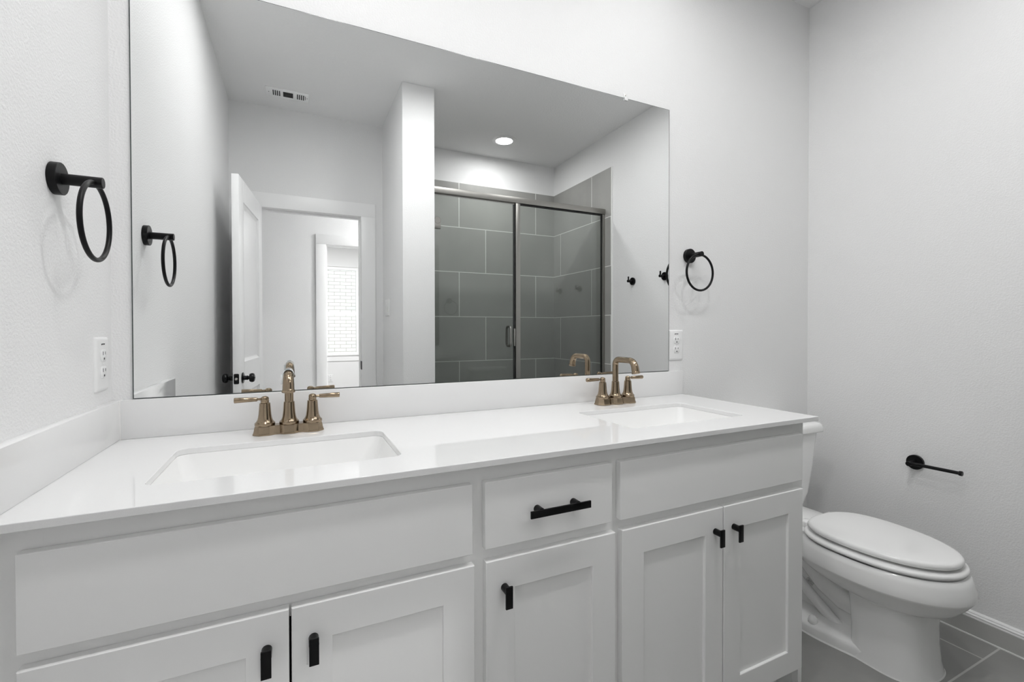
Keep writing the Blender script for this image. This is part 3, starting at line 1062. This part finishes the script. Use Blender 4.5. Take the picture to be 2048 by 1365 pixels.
for s in (-1, 1):
    m.tube([(TX + s * 0.030, -0.16, 0.345), (TX + s * 0.036, -0.24, 0.295), (TX + s * 0.040, -0.31, 0.235), (TX + s * 0.042, -0.37, 0.180), (TX + s * 0.042, -0.43, 0.150), (TX + s * 0.040, -0.50, 0.145)], [0.05, 0.052, 0.052, 0.05, 0.048, 0.045], 24)
    m.tube([(TX + s * 0.052, -0.13, 0.24), (TX + s * 0.056, -0.22, 0.175), (TX + s * 0.060, -0.31, 0.110), (TX + s * 0.064, -0.38, 0.065), (TX + s * 0.066, -0.43, 0.035)], [0.018, 0.020, 0.020, 0.020, 0.020], 18)
bowl = m.build('bowl', M['porcelain'], toi, 40)
MB().loft([egg(0.1295, -0.46, -0.6905, -0.56, 0.0005, 6, 2.6), egg(0.1275, -0.46, -0.6885, -0.56, 0.004, 6, 2.6)]).loft(
    [flange(-0.004, 0.0005), flange(-0.001, 0.005)]).build('caulk_line', M['caulk'], toi)
for s in (-1, 1):
    MB().lathe([(0, 0), (0.017, 0), (0.017, 0.006), (0.014, 0.018), (0.008, 0.025), (0, 0.027)], (TX + s * 0.128, -0.362, 0.043), (0, 0, 1), 28).build('bolt_cap', M['seat'], toi)
# small printed stamp on the side of the trapway: a box round a few rounded letters
m = MB()
sx = TX - 0.0485
A_, U_, V_ = Vector((sx, -0.3015, 0.1500)), Vector((0, -0.85, -0.527)), Vector((0, -0.527, 0.85))
def stroke(*pts):
    m.tube([A_ + U_ * a + V_ * b for a, b in pts], 0.0004, 6)
stroke((-0.013, -0.006), (0.013, -0.006)); stroke((-0.013, 0.006), (0.013, 0.006))
stroke((-0.013, -0.006), (-0.013, 0.006)); stroke((0.013, -0.006), (0.013, 0.006))
stroke(*[(-0.006 + 0.0026 * math.cos(t * 0.6), 0.0026 * math.sin(t * 0.6)) for t in range(11)])
stroke((-0.0034, 0.003), (-0.0034, -0.0045), (-0.006, -0.005))
stroke((-0.001, -0.003), (-0.001, 0.002), (0.001, 0.003), (0.002, 0.002), (0.002, -0.003)); stroke((0.002, 0.002), (0.004, 0.003), (0.005, 0.002), (0.005, -0.003))
stroke((0.007, 0.003), (0.010, 0.003), (0.007, -0.003), (0.010, -0.003))
st = m.build('stamp', M['stamp'], bowl)
# seat ring and lid
def slab(hw, yb, yf, yc, z0, z1, rnd, nb=2.7, nf=2.1, dome=0.0):
    L = []
    for t, zz in ((rnd * 0.7, 0.0), (rnd * 0.25, 0.12), (0.0, 0.4), (0.0, 0.55), (rnd * 0.2, 0.8), (rnd * 0.6, 0.95), (rnd * 1.3, 1.0)):
        L.append(egg(hw - t, yb - t, yf + t, yc, z0 + (z1 - z0) * zz, nb, nf))
    if dome:
        for fr_, d in ((0.7, 0.6), (0.4, 0.9), (0.1, 1.0)):
            L.append(egg((hw - rnd * 1.3) * fr_, yc + (yb - yc - rnd * 1.3) * fr_, yc + (yf - yc + rnd * 1.3) * fr_, yc, z1 + dome * d, nb, nf))
    return L


MB().loft(slab(0.188, -0.296, -0.754, -0.50, 0.3710, 0.3870, 0.009)).build('seat', M['seat'], toi, 60)
MB().loft(slab(0.170, -0.305, -0.743, -0.49, 0.3945, 0.4165, 0.012, 2.6, 2.1, 0.003)).build('lid', M['seat'], toi, 60)
for s in (-1, 1):
    MB().box(TX + s * 0.075 - 0.022, -0.318, 0.372, TX + s * 0.075 + 0.022, -0.286, 0.402, 0.008, 3).build('seat_hinge', M['seat'], toi)
m = MB()
m.loft([rrect(TX - 0.125, -0.165, TX + 0.125, -0.03, 0.05, 0.376, 8), rrect(TX - 0.148, -0.175, TX + 0.148, -0.022, 0.05, 0.395, 8), rrect(TX - 0.160, -0.182, TX + 0.160, -0.016, 0.045, 0.44, 8), rrect(TX - 0.172, -0.192, TX + 0.172, -0.014, 0.04, 0.56, 8), rrect(TX - 0.183, -0.199, TX + 0.183, -0.014, 0.035, 0.706, 8)])
m.build('tank', M['porcelain'], toi, 55)
m = MB()
def tl(g, z):
    return rrect(TX - 0.205 + g, -0.213 + g, TX + 0.205 - g, -0.010 - g, max(0.03 - g * 0.3, 0.01), z, 8)
m.loft([tl(0.008, 0.7065), tl(0.001, 0.709), tl(0.0, 0.714), tl(0.001, 0.730), tl(0.005, 0.741), tl(0.012, 0.7465), tl(0.024, 0.749), tl(0.06, 0.750)])
m.build('tank_lid', M['porcelain'], toi, 60)
m = MB()
m.cyl((TX - 0.13, -0.196, 0.655), (TX - 0.13, -0.212, 0.655), 0.014, n=24, bev=0.001)
m.tube([(TX - 0.13, -0.216, 0.655), (TX - 0.09, -0.219, 0.651), (TX - 0.055, -0.219, 0.645)], [0.007, 0.006, 0.007], 14)
m.build('flush_lever', M['metal'], toi)
